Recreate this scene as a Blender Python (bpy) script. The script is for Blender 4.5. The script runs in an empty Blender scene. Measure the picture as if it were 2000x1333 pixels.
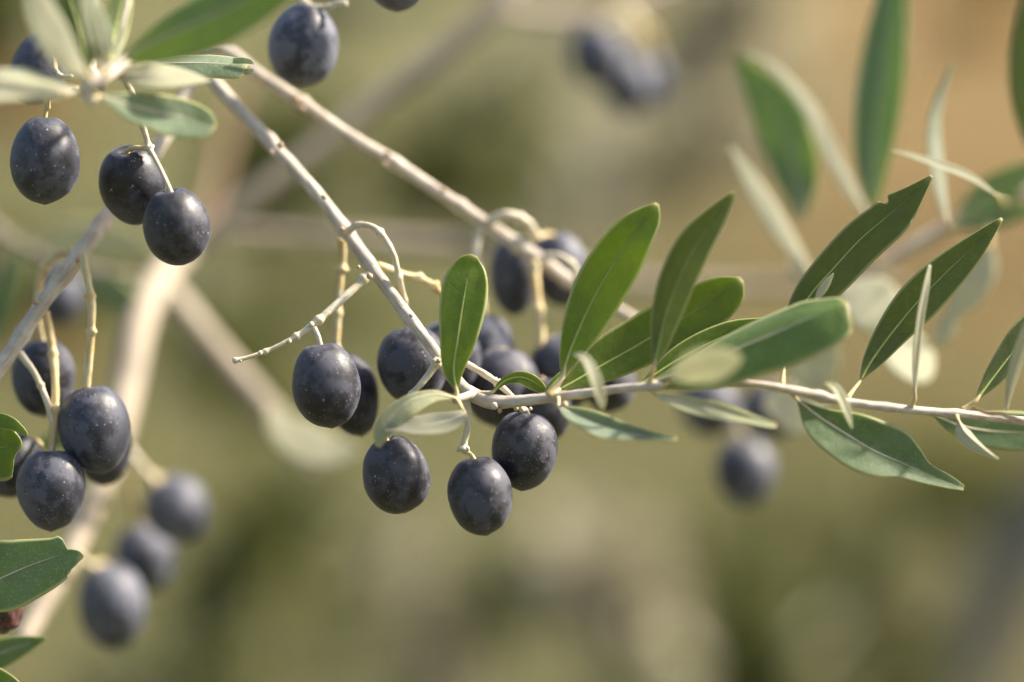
import bpy, math, random
import numpy as np
from mathutils import Vector, noise, Matrix

scene = bpy.context.scene
COL = scene.collection
random.seed(7)
R = math.radians

# ------------------------------------------------------------------ camera
FOCUS = 0.756                       # metres, a 100 mm macro at about a third of life size
PITCH = R(8)
cam_d = bpy.data.cameras.new('camera')
cam = bpy.data.objects.new('camera', cam_d); COL.objects.link(cam)
cam.location = (0, 0, 1.5); cam.rotation_euler = (R(90) - PITCH, 0, 0)
cam_d.lens = 100; cam_d.sensor_width = 36
cam_d.clip_start = 0.05; cam_d.clip_end = 2000
cam_d.dof.use_dof = True; cam_d.dof.focus_distance = FOCUS; cam_d.dof.aperture_fstop = 2.35
scene.camera = cam
CAM = Vector(cam.location)
FWD = Vector((0, math.cos(PITCH), -math.sin(PITCH)))
UP = Vector((0, math.sin(PITCH), math.cos(PITCH)))
RT = Vector((1, 0, 0))
PX = 0.00018                        # width of one photo pixel at one metre

# ------------------------------------------------------------------ sky, sun, exposure
TO_SUN = (RT * 0.66 + UP * 0.66 + FWD * 0.09).normalized()
SUN_EL = math.asin(TO_SUN.z); SUN_AZ = math.atan2(TO_SUN.x, TO_SUN.y)
w = bpy.data.worlds.new('World'); scene.world = w; w.use_nodes = True
nt = w.node_tree; nt.nodes.clear()
sky = nt.nodes.new('ShaderNodeTexSky'); sky.sky_type = 'NISHITA'; sky.sun_disc = False
sky.sun_elevation = SUN_EL; sky.sun_rotation = SUN_AZ; sky.air_density = 1.2; sky.dust_density = 3.0; sky.ozone_density = 0.8
bg = nt.nodes.new('ShaderNodeBackground'); bg.inputs[1].default_value = 0.085
wo = nt.nodes.new('ShaderNodeOutputWorld')
nt.links.new(sky.outputs[0], bg.inputs[0]); nt.links.new(bg.outputs[0], wo.inputs[0])
sl = bpy.data.lights.new('sun', 'SUN'); sl.energy = 5.0; sl.angle = R(5); sl.color = (1.0, 0.90, 0.76)
so = bpy.data.objects.new('sun', sl); COL.objects.link(so)
so.rotation_euler = TO_SUN.to_track_quat('Z', 'Y').to_euler(); so.location = (3, 1, 5)
scene.view_settings.view_transform = 'Standard'; scene.view_settings.look = 'None'
scene.view_settings.gamma = 1; scene.view_settings.exposure = 1.28
scene.view_settings.use_curve_mapping = False
scene.cycles.use_denoising = True
scene.cycles.max_bounces = 8; scene.cycles.transmission_bounces = 6

# ------------------------------------------------------------------ helpers
def at(px, py, dz=0.0):
    """the point that a photo pixel shows at a depth of dz millimetres behind the plane of focus"""
    D = FOCUS + dz / 1000.0
    return CAM + FWD * D + RT * ((px - 1000) * PX * D) + UP * ((666.5 - py) * PX * D)

def pxm(dz): return PX * (FOCUS + dz / 1000.0)

def crom(P, n):
    """resample control rows (N x k) to n rows along a Catmull-Rom spline, even in arc length"""
    P = np.asarray(P, float)
    if len(P) == 2:
        t = np.linspace(0, 1, n)[:, None]; return P[0] * (1 - t) + P[1] * t
    Q = np.vstack([2 * P[0] - P[1], P, 2 * P[-1] - P[-2]])
    d = []
    for i in range(1, len(Q) - 2):
        for s in np.linspace(0, 1, 17)[: (None if i == len(Q) - 3 else -1)]:
            a, b, c, e = Q[i - 1], Q[i], Q[i + 1], Q[i + 2]
            d.append(0.5 * (2 * b + (c - a) * s + (2 * a - 5 * b + 4 * c - e) * s * s + (-a + 3 * b - 3 * c + e) * s ** 3))
    d = np.array(d)
    L = np.r_[0, np.cumsum(np.linalg.norm(np.diff(d[:, :3], axis=0), axis=1))]
    t = np.linspace(0, L[-1], n)
    return np.stack([np.interp(t, L, d[:, k]) for k in range(d.shape[1])], 1)

def link(name, me, mats, parent=None, loc=None):
    o = bpy.data.objects.new(name, me); COL.objects.link(o)
    for m in (mats if isinstance(mats, (list, tuple)) else [mats]): me.materials.append(m)
    if parent: o.parent = parent
    if loc is not None: o.location = loc
    return o

def tag(o, label=None, cat=None, group=None, kind=None):
    if label: o['label'] = label
    if cat: o['category'] = cat
    if group: o['group'] = group
    if kind: o['kind'] = kind
    return o

def thing(name, loc, label, cat, group=None):
    o = bpy.data.objects.new(name, None); COL.objects.link(o); o.location = loc
    o.empty_display_size = 0.01
    return tag(o, label, cat, group)

ORIG = {}
def origin(parent):
    """world position of a parent chain (only locations are used)"""
    v = Vector((0, 0, 0))
    while parent: v += parent.location; parent = parent.parent
    return v

def mesh_from(verts, faces, origin_v=Vector((0, 0, 0)), smooth=True, uvs=None, mi=None):
    me = bpy.data.meshes.new('m')
    me.from_pydata([tuple(Vector(v) - origin_v) for v in verts], [], faces)
    if smooth: me.polygons.foreach_set('use_smooth', [True] * len(me.polygons))
    if mi is not None: me.polygons.foreach_set('material_index', mi)
    if uvs is not None:
        ul = me.uv_layers.new(name='UVMap')
        li = np.zeros(len(me.loops), dtype=np.int32); me.loops.foreach_get('vertex_index', li)
        ul.data.foreach_set('uv', np.asarray(uvs, dtype=np.float32)[li].ravel())
    me.update()
    return me

def tube_geo(P, rad, seg=14, bump=0.0, ell=1.0, seed=0.0, nodes=(), cap=True):
    """P n x 3 world, rad n radii (m). nodes: (t, swell, width)"""
    n = len(P); V = []; F = []; U = []
    prev = None
    L = np.r_[0, np.cumsum(np.linalg.norm(np.diff(P, axis=0), axis=1))]
    T = np.gradient(P, axis=0)
    for i in range(n):
        t = Vector(T[i]).normalized()
        if prev is None:
            a = t.cross(Vector((0.13, 0.9, 0.4))).normalized()
        else:
            a = (prev - t * prev.dot(t)).normalized()
        prev = a; b = t.cross(a)
        tt = L[i] / max(L[-1], 1e-9)
        r = rad[i]
        for (tn, sw, wd) in nodes:
            r *= 1 + sw * math.exp(-((tt - tn) / wd) ** 2)
        for k in range(seg):
            ang = 2 * math.pi * k / seg
            d = a * math.cos(ang) + b * math.sin(ang) * ell
            rr = r
            if bump:
                q = Vector((math.cos(ang) * 1.2 + seed, math.sin(ang) * 1.2, L[i] / max(rad[i], 1e-6) * 0.35))
                rr *= 1 + bump * noise.noise(q) + bump * 0.5 * noise.noise(q * 3.1)
                for (tn, sw, wd) in nodes:
                    rr += rad[i] * sw * 0.9 * math.exp(-((tt - tn) / (wd * 0.7)) ** 2) * max(0, math.cos(ang - seed * 7 - tn * 40)) ** 2
            V.append(Vector(P[i]) + d * rr); U.append((k / seg, L[i] * 100))
    for i in range(n - 1):
        for k in range(seg):
            k2 = (k + 1) % seg
            F.append((i * seg + k, i * seg + k2, (i + 1) * seg + k2, (i + 1) * seg + k))
    if cap:
        for i, s in ((0, -1), (n - 1, 1)):
            c = len(V); V.append(Vector(P[i]) + Vector(T[i]).normalized() * rad[i] * 0.35 * s); U.append((0.5, L[i] * 100))
            for k in range(seg):
                k2 = (k + 1) % seg
                F.append((i * seg + k2, i * seg + k, c) if s < 0 else (i * seg + k, i * seg + k2, c))
    return V, F, U

def wtube(name, pts, mat, parent, seg=14, bump=0.06, nodes=(), n=None, label=None):
    """pts (px, py, dz, radius_px) -> tube object under parent"""
    rows = []
    for (x, y, dz, r) in pts:
        p = at(x, y, dz); rows.append((p.x, p.y, p.z, r * pxm(dz)))
    rows = crom(rows, n or max(8, int(len(pts) * 9)))
    V, F, U = tube_geo(rows[:, :3], rows[:, 3], seg, bump, 1.0, random.uniform(0, 50), nodes)
    o = link(name, mesh_from(V, F, origin(parent), uvs=U), mat, parent)
    if label: o['label'] = label
    return o

# ------------------------------------------------------------------ materials
def new_mat(name):
    m = bpy.data.materials.new(name); m.use_nodes = True
    n = m.node_tree; n.nodes.clear()
    return m, n

class NB:
    def __init__(s, nt): s.nt = nt
    def n(s, t, **kw):
        nd = s.nt.nodes.new(t)
        for k, v in kw.items(): setattr(nd, k, v)
        return nd
    def l(s, a, b): s.nt.links.new(a, b)
    def setv(s, sock, v):
        if hasattr(v, 'links') or isinstance(v, bpy.types.NodeSocket): s.l(v, sock)
        else: sock.default_value = v
    def math(s, op, a, b=None, c=None, clamp=False):
        nd = s.n('ShaderNodeMath', operation=op); nd.use_clamp = clamp
        s.setv(nd.inputs[0], a)
        if b is not None: s.setv(nd.inputs[1], b)
        if c is not None: s.setv(nd.inputs[2], c)
        return nd.outputs[0]
    def mix(s, f, a, b):
        nd = s.n('ShaderNodeMix', data_type='RGBA')
        s.setv(nd.inputs[0], f); s.setv(nd.inputs[6], a); s.setv(nd.inputs[7], b)
        return nd.outputs[2]
    def ramp(s, f, a, b, lo=0.0, hi=1.0):
        nd = s.n('ShaderNodeMapRange'); nd.interpolation_type = 'SMOOTHSTEP'
        s.setv(nd.inputs[0], f); nd.inputs[1].default_value = a; nd.inputs[2].default_value = b
        nd.inputs[3].default_value = lo; nd.inputs[4].default_value = hi
        return nd.outputs[0]
    def coords(s, off=37.0):
        tc = s.n('ShaderNodeTexCoord'); oi = s.n('ShaderNodeObjectInfo')
        v = s.n('ShaderNodeVectorMath', operation='ADD')
        m = s.math('MULTIPLY', oi.outputs['Random'], off)
        s.l(tc.outputs['Object'], v.inputs[0]); s.l(m, v.inputs[1])
        return v.outputs[0], tc, oi
    def noise(s, vec, scale, detail=4, rough=0.55):
        nd = s.n('ShaderNodeTexNoise'); s.l(vec, nd.inputs['Vector'])
        nd.inputs['Scale'].default_value = scale; nd.inputs['Detail'].default_value = detail
        nd.inputs['Roughness'].default_value = rough
        return nd.outputs[0]
    def bump(s, h, strength, dist, normal=None):
        nd = s.n('ShaderNodeBump'); s.l(h, nd.inputs['Height'])
        nd.inputs['Strength'].default_value = strength; nd.inputs['Distance'].default_value = dist
        if normal: s.l(normal, nd.inputs['Normal'])
        return nd.outputs[0]
    def out(s, sh): s.l(sh, s.n('ShaderNodeOutputMaterial').inputs[0])

def rgb(r, g, b): return (r, g, b, 1)

def leaf_mats(name, up, up2, trans, under, under2, felt=0.15, rough=0.42, tw=0.45):
    """upper face, lower face and margin of one kind of leaf"""
    mats = []
    for side in ('upper', 'lower', 'margin'):
        m, nt_ = new_mat('leaf_%s_%s' % (name, side)); b = NB(nt_)
        vec, tc, oi = b.coords()
        uv = b.n('ShaderNodeSeparateXYZ'); b.l(tc.outputs['UV'], uv.inputs[0])
        au = b.math('ABSOLUTE', b.math('SUBTRACT', b.math('MULTIPLY', uv.outputs[0], 2.0), 1.0))
        n1 = b.noise(vec, 90, 5); n2 = b.noise(vec, 1500, 3, 0.7); n3 = b.noise(vec, 520, 5, 0.65)
        # side veins
        vw = b.n('ShaderNodeTexWave', wave_type='BANDS', bands_direction='Y')
        cmb = b.n('ShaderNodeCombineXYZ')
        b.l(b.math('SUBTRACT', uv.outputs[1], b.math('MULTIPLY', au, 0.10)), cmb.inputs[1])
        b.l(cmb.outputs[0], vw.inputs['Vector']); vw.inputs['Scale'].default_value = 5.2; vw.inputs['Distortion'].default_value = 0.0
        vein = b.ramp(vw.outputs['Fac'], 0.86, 1.0)
        if side == 'upper':
            c = b.mix(b.ramp(n1, 0.35, 0.65), rgb(*up), rgb(*up2))
            c = b.mix(b.math('MULTIPLY', b.ramp(n3, 0.46, 0.66), 0.40), c, rgb(*[x * 1.7 for x in up2]))
            c = b.mix(b.math('MULTIPLY', b.ramp(n2, 0.44, 0.58), 0.45), c, rgb(*[x * 0.40 for x in up]))
            c = b.mix(b.math('MULTIPLY', vein, 0.06), c, rgb(0.30, 0.36, 0.10))
            c = b.mix(b.math('MULTIPLY', b.ramp(n2, 0.50, 0.66), felt), c, rgb(0.42, 0.47, 0.36))
            edge = b.math('ADD', b.ramp(au, 0.85, 0.96, 0, 0.9), b.ramp(uv.outputs[1], 0.95, 1.0, 0, 0.7), clamp=True)
            c = b.mix(edge, c, rgb(0.62, 0.60, 0.27))
            c = b.mix(b.ramp(uv.outputs[1], 0.12, 0.0, 0, 0.5), c, rgb(0.40, 0.36, 0.13))
            sp = b.n('ShaderNodeTexVoronoi'); b.l(vec, sp.inputs['Vector']); sp.inputs['Scale'].default_value = 210
            sq = b.n('ShaderNodeSeparateColor'); b.l(sp.outputs['Color'], sq.inputs[0])
            spot = b.math('MULTIPLY', b.ramp(sp.outputs['Distance'], 0.11, 0.05), b.ramp(sq.outputs[0], 0.72, 0.82))
            c = b.mix(b.math('MULTIPLY', spot, 0.6), c, rgb(0.13, 0.075, 0.03))
            c = b.mix(b.ramp(uv.outputs[1], 0.975, 0.995, 0, 0.7), c, rgb(0.36, 0.22, 0.09))
            r0 = rough; spec = 0.5
        elif side == 'lower':
            c = b.mix(b.ramp(n1, 0.3, 0.7), rgb(*under), rgb(*under2))
            c = b.mix(b.math('MULTIPLY', vein, 0.10), c, rgb(0.25, 0.27, 0.13))
            c = b.mix(b.math('MULTIPLY', b.ramp(n2, 0.45, 0.7), 0.45), c, rgb(0.62, 0.61, 0.50))
            r0 = 0.75; spec = 0.25
        else:
            c = b.mix(n1, rgb(0.46, 0.46, 0.20), rgb(0.58, 0.55, 0.30)); r0 = 0.5; spec = 0.4
        hv = b.n('ShaderNodeHueSaturation'); b.l(c, hv.inputs['Color'])
        b.l(b.math('MULTIPLY_ADD', oi.outputs['Random'], 0.35, 0.82), hv.inputs['Value'])
        c = hv.outputs[0]
        h = b.math('ADD', b.math('MULTIPLY', n3, 0.6), b.math('MULTIPLY', n2, 0.35))
        h = b.math('SUBTRACT', h, b.math('MULTIPLY', vein, 0.07))
        nrm = b.bump(h, 0.85, 0.00022)
        p = b.n('ShaderNodeBsdfPrincipled'); b.l(c, p.inputs['Base Color'])
        b.setv(p.inputs['Roughness'], b.math('MULTIPLY_ADD', n3, 0.25, r0 - 0.1)); p.inputs['Specular IOR Level'].default_value = spec
        b.l(nrm, p.inputs['Normal'])
        p.inputs['Sheen Weight'].default_value = 0.25 if side != 'upper' else felt * 0.6
        tr = b.n('ShaderNodeBsdfTranslucent')
        tc2 = b.mix(b.ramp(n1, 0.3, 0.7), rgb(*trans), rgb(*[x * 0.8 for x in trans]))
        b.l(tc2, tr.inputs[0]); b.l(nrm, tr.inputs[1])
        ms = b.n('ShaderNodeMixShader'); ms.inputs[0].default_value = tw
        b.l(p.outputs[0], ms.inputs[1]); b.l(tr.outputs[0], ms.inputs[2]); b.out(ms.outputs[0])
        mats.append(m)
    return mats

UNDER = ((0.46, 0.47, 0.33), (0.58, 0.57, 0.41))
LEAF = {
    'fresh': leaf_mats('fresh', (0.085, 0.155, 0.012), (0.135, 0.220, 0.018), (0.47, 0.58, 0.09), *UNDER, felt=0.13, tw=0.46),
    'dark': leaf_mats('dark', (0.075, 0.110, 0.025), (0.115, 0.155, 0.035), (0.42, 0.48, 0.12), *UNDER, felt=0.10, tw=0.42),
    'glossy': leaf_mats('glossy', (0.125, 0.220, 0.050), (0.180, 0.285, 0.075), (0.46, 0.58, 0.16), *UNDER, felt=0.16, rough=0.40, tw=0.42),
    'frosted': leaf_mats('frosted', (0.16, 0.23, 0.15), (0.24, 0.32, 0.22), (0.55, 0.66, 0.30), *UNDER, felt=0.75, rough=0.7, tw=0.45),
    'felt': leaf_mats('felt', (0.085, 0.150, 0.065), (0.140, 0.215, 0.105), (0.50, 0.66, 0.22), (0.44, 0.47, 0.36), (0.54, 0.56, 0.44), felt=0.55, rough=0.6, tw=0.42),
    'pale': leaf_mats('pale', (0.30, 0.33, 0.19), (0.40, 0.42, 0.26), (0.80, 0.80, 0.58), (0.54, 0.54, 0.40), (0.66, 0.64, 0.46), felt=0.6, rough=0.7, tw=0.5),
    'dry': leaf_mats('dry', (0.42, 0.32, 0.22), (0.60, 0.50, 0.38), (0.65, 0.50, 0.35), (0.55, 0.45, 0.34), (0.68, 0.58, 0.46), felt=0.3, rough=0.7, tw=0.35),
}

def bark_mat(name, c1, c2, c3, scale=1.0, rough=0.75, spots=0.3):
    m, nt_ = new_mat(name); b = NB(nt_); vec, tc, oi = b.coords()
    uvs = b.n('ShaderNodeVectorMath', operation='MULTIPLY'); b.l(tc.outputs['UV'], uvs.inputs[0]); uvs.inputs[1].default_value = (14, 1.6, 1)
    n1 = b.noise(vec, 160 * scale, 5, 0.6); n2 = b.noise(uvs.outputs[0], 1.0, 4, 0.6); n3 = b.noise(vec, 1500 * scale, 3, 0.6)
    vor = b.n('ShaderNodeTexVoronoi'); b.l(vec, vor.inputs['Vector']); vor.inputs['Scale'].default_value = 650 * scale
    dot = b.ramp(vor.outputs['Distance'], 0.22, 0.10)
    c = b.mix(b.ramp(n1, 0.38, 0.62), rgb(*c1), rgb(*c2))
    c = b.mix(b.math('MULTIPLY', b.ramp(n2, 0.48, 0.70), 0.75), c, rgb(*c3))
    c = b.mix(b.math('MULTIPLY', b.math('MULTIPLY', dot, b.ramp(n1, 0.45, 0.6)), spots), c, rgb(*[x * 0.6 for x in c3]))
    h = b.math('ADD', b.math('ADD', b.math('MULTIPLY', n2, 0.7), b.math('MULTIPLY', n3, 0.3)), b.math('MULTIPLY', dot, 0.3))
    p = b.n('ShaderNodeBsdfPrincipled'); b.l(c, p.inputs['Base Color']); p.inputs['Roughness'].default_value = rough
    p.inputs['Specular IOR Level'].default_value = 0.3
    b.l(b.bump(h, 0.7, 0.0003 / scale), p.inputs['Normal']); b.out(p.outputs[0])
    return m

BARK = bark_mat('pale_bark', (0.48, 0.42, 0.35), (0.62, 0.56, 0.47), (0.30, 0.21, 0.15))
STALK = bark_mat('stalk_skin', (0.60, 0.46, 0.22), (0.66, 0.58, 0.36), (0.42, 0.26, 0.10), spots=0.2, rough=0.6)
STALKP = bark_mat('pale_stalk_skin', (0.60, 0.54, 0.38), (0.68, 0.63, 0.50), (0.42, 0.28, 0.14), spots=0.25, rough=0.65)
RIB = bark_mat('midrib_skin', (0.33, 0.42, 0.10), (0.42, 0.48, 0.15), (0.40, 0.40, 0.12), spots=0.0, rough=0.5)
SCAR = bark_mat('scar_bark', (0.42, 0.29, 0.19), (0.50, 0.38, 0.27), (0.25, 0.12, 0.06), spots=0.3)
REDL = bark_mat('reddish_limb_bark', (0.24, 0.15, 0.09), (0.30, 0.20, 0.13), (0.18, 0.10, 0.06), scale=0.25)
GREYL = bark_mat('grey_limb_bark', (0.24, 0.20, 0.17), (0.33, 0.28, 0.24), (0.20, 0.15, 0.11), scale=0.25)
LIMB = bark_mat('limb_bark', (0.30, 0.26, 0.20), (0.42, 0.36, 0.28), (0.30, 0.22, 0.15), scale=0.25)
TRUNKM = bark_mat('trunk_bark', (0.17, 0.16, 0.15), (0.30, 0.28, 0.26), (0.10, 0.085, 0.07), scale=0.04, rough=0.9)

def olive_mat(name, dark, bloom, bloom_amt=0.5, red=0.0):
    m, nt_ = new_mat(name); b = NB(nt_); vec, tc, oi = b.coords()
    big = b.noise(vec, 95, 4, 0.6); mid = b.noise(vec, 330, 5, 0.65); fine = b.noise(vec, 2200, 3, 0.6)
    worn = b.noise(vec, 190, 6, 0.72)
    f = b.math('ADD', b.math('MULTIPLY', big, 0.55), b.math('MULTIPLY', mid, 0.45))
    f = b.ramp(f, 0.41, 0.60)
    f = b.math('MULTIPLY', f, b.ramp(worn, 0.38, 0.50, 0.0, 1.0))
    f = b.math('MULTIPLY', f, b.math('MULTIPLY_ADD', oi.outputs['Random'], 0.4, bloom_amt + 0.15))
    f = b.math('ADD', b.math('MULTIPLY', f, 1.25), bloom_amt * 0.20, clamp=True)
    c = b.mix(f, rgb(*dark), rgb(*bloom))
    if red: c = b.mix(b.math('MULTIPLY', b.ramp(mid, 0.4, 0.6), red), c, rgb(0.16, 0.045, 0.03))
    dots = None
    for sc, th, off in ((480, 0.16, 3.1), (900, 0.24, 9.7)):
        vo = b.n('ShaderNodeTexVoronoi'); b.l(vec, vo.inputs['Vector']); vo.inputs['Scale'].default_value = sc
        sep = b.n('ShaderNodeSeparateColor'); b.l(vo.outputs['Color'], sep.inputs[0])
        d = b.math('MULTIPLY', b.ramp(vo.outputs['Distance'], th, th * 0.45), b.ramp(sep.outputs[0], 0.2, 0.6))
        dots = d if dots is None else b.math('MAXIMUM', dots, b.math('MULTIPLY', d, 0.6))
    dots = b.math('MULTIPLY', dots, b.ramp(b.noise(vec, 260, 3, 0.6), 0.40, 0.62, 0.12, 1.0))
    c = b.mix(b.math('MULTIPLY', dots, 0.85), c, rgb(0.42, 0.42, 0.44))
    p = b.n('ShaderNodeBsdfPrincipled'); b.l(c, p.inputs['Base Color'])
    b.setv(p.inputs['Roughness'], b.math('MULTIPLY_ADD', f, 0.30, 0.40))
    p.inputs['Specular IOR Level'].default_value = 0.5
    p.inputs['Sheen Weight'].default_value = 0.14; p.inputs['Sheen Roughness'].default_value = 0.45
    p.inputs['Sheen Tint'].default_value = rgb(0.70, 0.76, 1.0)
    h = b.math('ADD', b.math('MULTIPLY', worn, 0.6), b.math('ADD', b.math('MULTIPLY', fine, 0.15), b.math('MULTIPLY', dots, 0.35)))
    b.l(b.bump(h, 0.45, 0.0004), p.inputs['Normal']); b.out(p.outputs[0])
    return m

OLV = olive_mat('ripe_olive_skin', (0.010, 0.009, 0.012), (0.070, 0.070, 0.094), 0.42)
OLVB = olive_mat('bloomy_olive_skin', (0.022, 0.022, 0.034), (0.115, 0.122, 0.160), 0.60)
OLVM = olive_mat('bluish_olive_skin', (0.020, 0.020, 0.030), (0.082, 0.086, 0.115), 0.55)
OLVR = olive_mat('withered_olive_skin', (0.03, 0.015, 0.012), (0.09, 0.05, 0.045), 0.4, red=0.7)

def simple_mat(name, c1, c2, scale, rough=0.8, two=None):
    m, nt_ = new_mat(name); b = NB(nt_); vec, tc, oi = b.coords()
    n1 = b.noise(vec, scale, 5, 0.6)
    c = b.mix(b.ramp(n1, 0.35, 0.65), rgb(*c1), rgb(*c2))
    p = b.n('ShaderNodeBsdfPrincipled'); p.inputs['Roughness'].default_value = rough
    p.inputs['Specular IOR Level'].default_value = 0.35
    if two:
        g = b.n('ShaderNodeNewGeometry')
        c = b.mix(g.outputs['Backfacing'], c, rgb(*two))
    b.l(c, p.inputs['Base Color'])
    if two:
        tr = b.n('ShaderNodeBsdfTranslucent'); tr.inputs[0].default_value = rgb(c2[0] * 1.6 if c2[0] < .3 else c2[0], c2[1] * 1.5 if c2[1] < .3 else c2[1], c2[2] * (1.0 if c2[2] < .2 else 0.95))
        ms = b.n('ShaderNodeMixShader'); ms.inputs[0].default_value = 0.35
        b.l(p.outputs[0], ms.inputs[1]); b.l(tr.outputs[0], ms.inputs[2]); b.out(ms.outputs[0])
    else: b.out(p.outputs[0])
    return m

# foliage too far out of focus to show single leaves
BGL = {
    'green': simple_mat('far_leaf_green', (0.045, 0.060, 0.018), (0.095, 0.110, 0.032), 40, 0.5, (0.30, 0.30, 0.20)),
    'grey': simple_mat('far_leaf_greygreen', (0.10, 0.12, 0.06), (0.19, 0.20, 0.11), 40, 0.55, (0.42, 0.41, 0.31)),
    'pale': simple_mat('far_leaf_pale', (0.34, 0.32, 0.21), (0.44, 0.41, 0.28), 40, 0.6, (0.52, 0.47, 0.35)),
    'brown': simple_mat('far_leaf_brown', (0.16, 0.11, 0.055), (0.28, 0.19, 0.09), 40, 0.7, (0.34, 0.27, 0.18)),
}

# ------------------------------------------------------------------ the setting
def ground():
    n = 60; V = []; F = []
    xs = np.r_[-300, -120, -60, np.linspace(-30, 30, n), 60, 120, 300]
    ys = np.r_[-60, -20, -5, np.linspace(0, 40, n), 60, 120, 300, 800]
    for y in ys:
        for x in xs:
            z = 0.10 * noise.noise(Vector((x * 0.35, y * 0.35, 2))) + 0.03 * noise.noise(Vector((x * 1.7, y * 1.7, 5)))
            V.append(Vector((x, y, z)))
    w_ = len(xs)
    for j in range(len(ys) - 1):
        for i in range(w_ - 1):
            F.append((j * w_ + i, j * w_ + i + 1, (j + 1) * w_ + i + 1, (j + 1) * w_ + i))
    m, nt_ = new_mat('dry_orchard_ground'); b = NB(nt_); tc = b.n('ShaderNodeTexCoord'); vec = tc.outputs['Object']
    a = b.noise(vec, 0.55, 5, 0.6); c_ = b.noise(vec, 9, 6, 0.7); d = b.noise(vec, 70, 4, 0.7)
    sx = b.n('ShaderNodeSeparateXYZ'); b.l(vec, sx.inputs[0])
    side = b.ramp(b.math('ADD', b.math('DIVIDE', sx.outputs[0], b.math('ADD', sx.outputs[1], 2.0)), b.math('MULTIPLY', a, 0.12)), 0.06, 0.20)   # bare soil on the right, weedy on the left
    side = b.math('MULTIPLY', side, b.ramp(sx.outputs[1], 8.0, 13.0, 0.15, 1.0))   # weeds stand thicker nearby
    col = b.mix(side, rgb(0.108, 0.115, 0.046), rgb(0.215, 0.138, 0.054))
    col = b.mix(b.math('MULTIPLY', b.ramp(c_, 0.48, 0.62), 0.6), col, rgb(0.15, 0.14, 0.055))
    col = b.mix(b.math('MULTIPLY', b.ramp(d, 0.45, 0.7), 0.5), col, rgb(0.29, 0.21, 0.105))
    p = b.n('ShaderNodeBsdfPrincipled'); b.l(col, p.inputs['Base Color']); p.inputs['Roughness'].default_value = 0.95
    p.inputs['Specular IOR Level'].default_value = 0.1
    b.l(b.bump(b.math('ADD', c_, d), 0.8, 0.05), p.inputs['Normal']); b.out(p.outputs[0])
    o = link('ground', mesh_from(V, F), m); tag(o, 'dry tan orchard ground far out of focus', kind='structure')

def dry_grass():
    rs = np.random.RandomState(3); N = 9000
    x = rs.uniform(-3.2, 3.2, N); y = 4.5 + rs.uniform(0, 1, N) ** 1.3 * 10
    keep = np.array([noise.noise(Vector((a * 0.9, c * 0.9, 9))) > -0.05 for a, c in zip(x, y)])
    x, y = x[keep], y[keep]; V = []; F = []
    for a, c in zip(x, y):
        h = rs.uniform(0.06, 0.20); g = rs.uniform(0, 6.28); l = rs.uniform(-0.06, 0.06, 2)
        z0 = 0.10 * noise.noise(Vector((a * 0.35, c * 0.35, 2))) + 0.03 * noise.noise(Vector((a * 1.7, c * 1.7, 5))) - 0.01
        wv = Vector((math.cos(g), math.sin(g), 0)) * 0.004
        B = Vector((a, c, z0)); i = len(V)
        V += [B - wv, B + wv, B + Vector((l[0] * .4, l[1] * .4, h * .6)) + wv * .7, B + Vector((l[0] * .4, l[1] * .4, h * .6)) - wv * .7, B + Vector((l[0], l[1], h))]
        F += [(i, i + 1, i + 2, i + 3), (i + 3, i + 2, i + 4)]
    o = link('grass', mesh_from(V, F), simple_mat('dry_grass_blade', (0.24, 0.21, 0.10), (0.14, 0.15, 0.055), 2, 0.8))
    tag(o, 'sparse dry grass on the orchard ground', kind='stuff')

def far_leaf(V, F, pos, dirv, nrm, L, W):
    """one folded leaf of eight triangles"""
    d = dirv.normalized(); n_ = (nrm - d * nrm.dot(d))
    if n_.length < 1e-4: n_ = d.orthogonal()
    n_.normalize(); s = d.cross(n_)
    i = len(V)
    for t, wv, dn in ((0, .05, 0), (.3, .9, -.02), (.65, .85, -.05), (1, .03, -.14)):
        c = pos + d * (L * t) + n_ * (L * dn)
        V += [c - s * W * wv + n_ * W * .25 * wv, c, c + s * W * wv + n_ * W * .25 * wv]
    for k in range(3):
        a = i + k * 3
        F += [(a, a + 1, a + 4, a + 3), (a + 1, a + 2, a + 5, a + 4)]

def rvec(rs): 
    v = Vector(rs.normal(0, 1, 3)); return v.normalized()

def leafy_branch(label, path, n, spread, mat, face=0.5, size=1.0, seed=1, group='leafy branches far out of focus', facing=0.6, wood_r=None):
    """path (px, py, dz) ; leaves within `spread` px of it; face = share of leaves that show the camera their pale underside"""
    rs = np.random.RandomState(seed)
    W3 = [at(*p) for p in path]; root = thing('leafy_branch', W3[0], label, 'branch', group)
    rows = crom([tuple(p) for p in W3], 60)
    r0 = wood_r or 0.005
    V, F, U = tube_geo(rows, np.linspace(r0, r0 * .4, 60), 8, 0.05)
    link('branch_wood', mesh_from(V, F, W3[0], uvs=U), LIMB, root)
    V = []; F = []
    dzm = float(np.mean([p[2] for p in path])); sp = spread * pxm(dzm)
    tocam = -FWD
    for k in range(n):
        c = Vector(rows[rs.randint(0, 60)])
        off = rvec(rs) * sp * rs.uniform(0, 1) ** 0.6
        off = Vector((off.x, off.y * 0.8, off.z))
        pos = c + off
        d = (off.normalized() * 0.8 + rvec(rs) * 0.6 + Vector((0, 0, 0.25)))
        nr = ((-(TO_SUN + tocam * .8).normalized()) if rs.rand() < face else (tocam - TO_SUN * .3)) * facing + rvec(rs) * (1 - facing)
        far_leaf(V, F, pos - d.normalized() * 0.02, d, nr, 0.052 * size * rs.uniform(.7, 1.2), 0.0065 * size * rs.uniform(.8, 1.3))
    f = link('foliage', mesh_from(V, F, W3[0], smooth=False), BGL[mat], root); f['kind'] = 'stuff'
    return root

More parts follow.
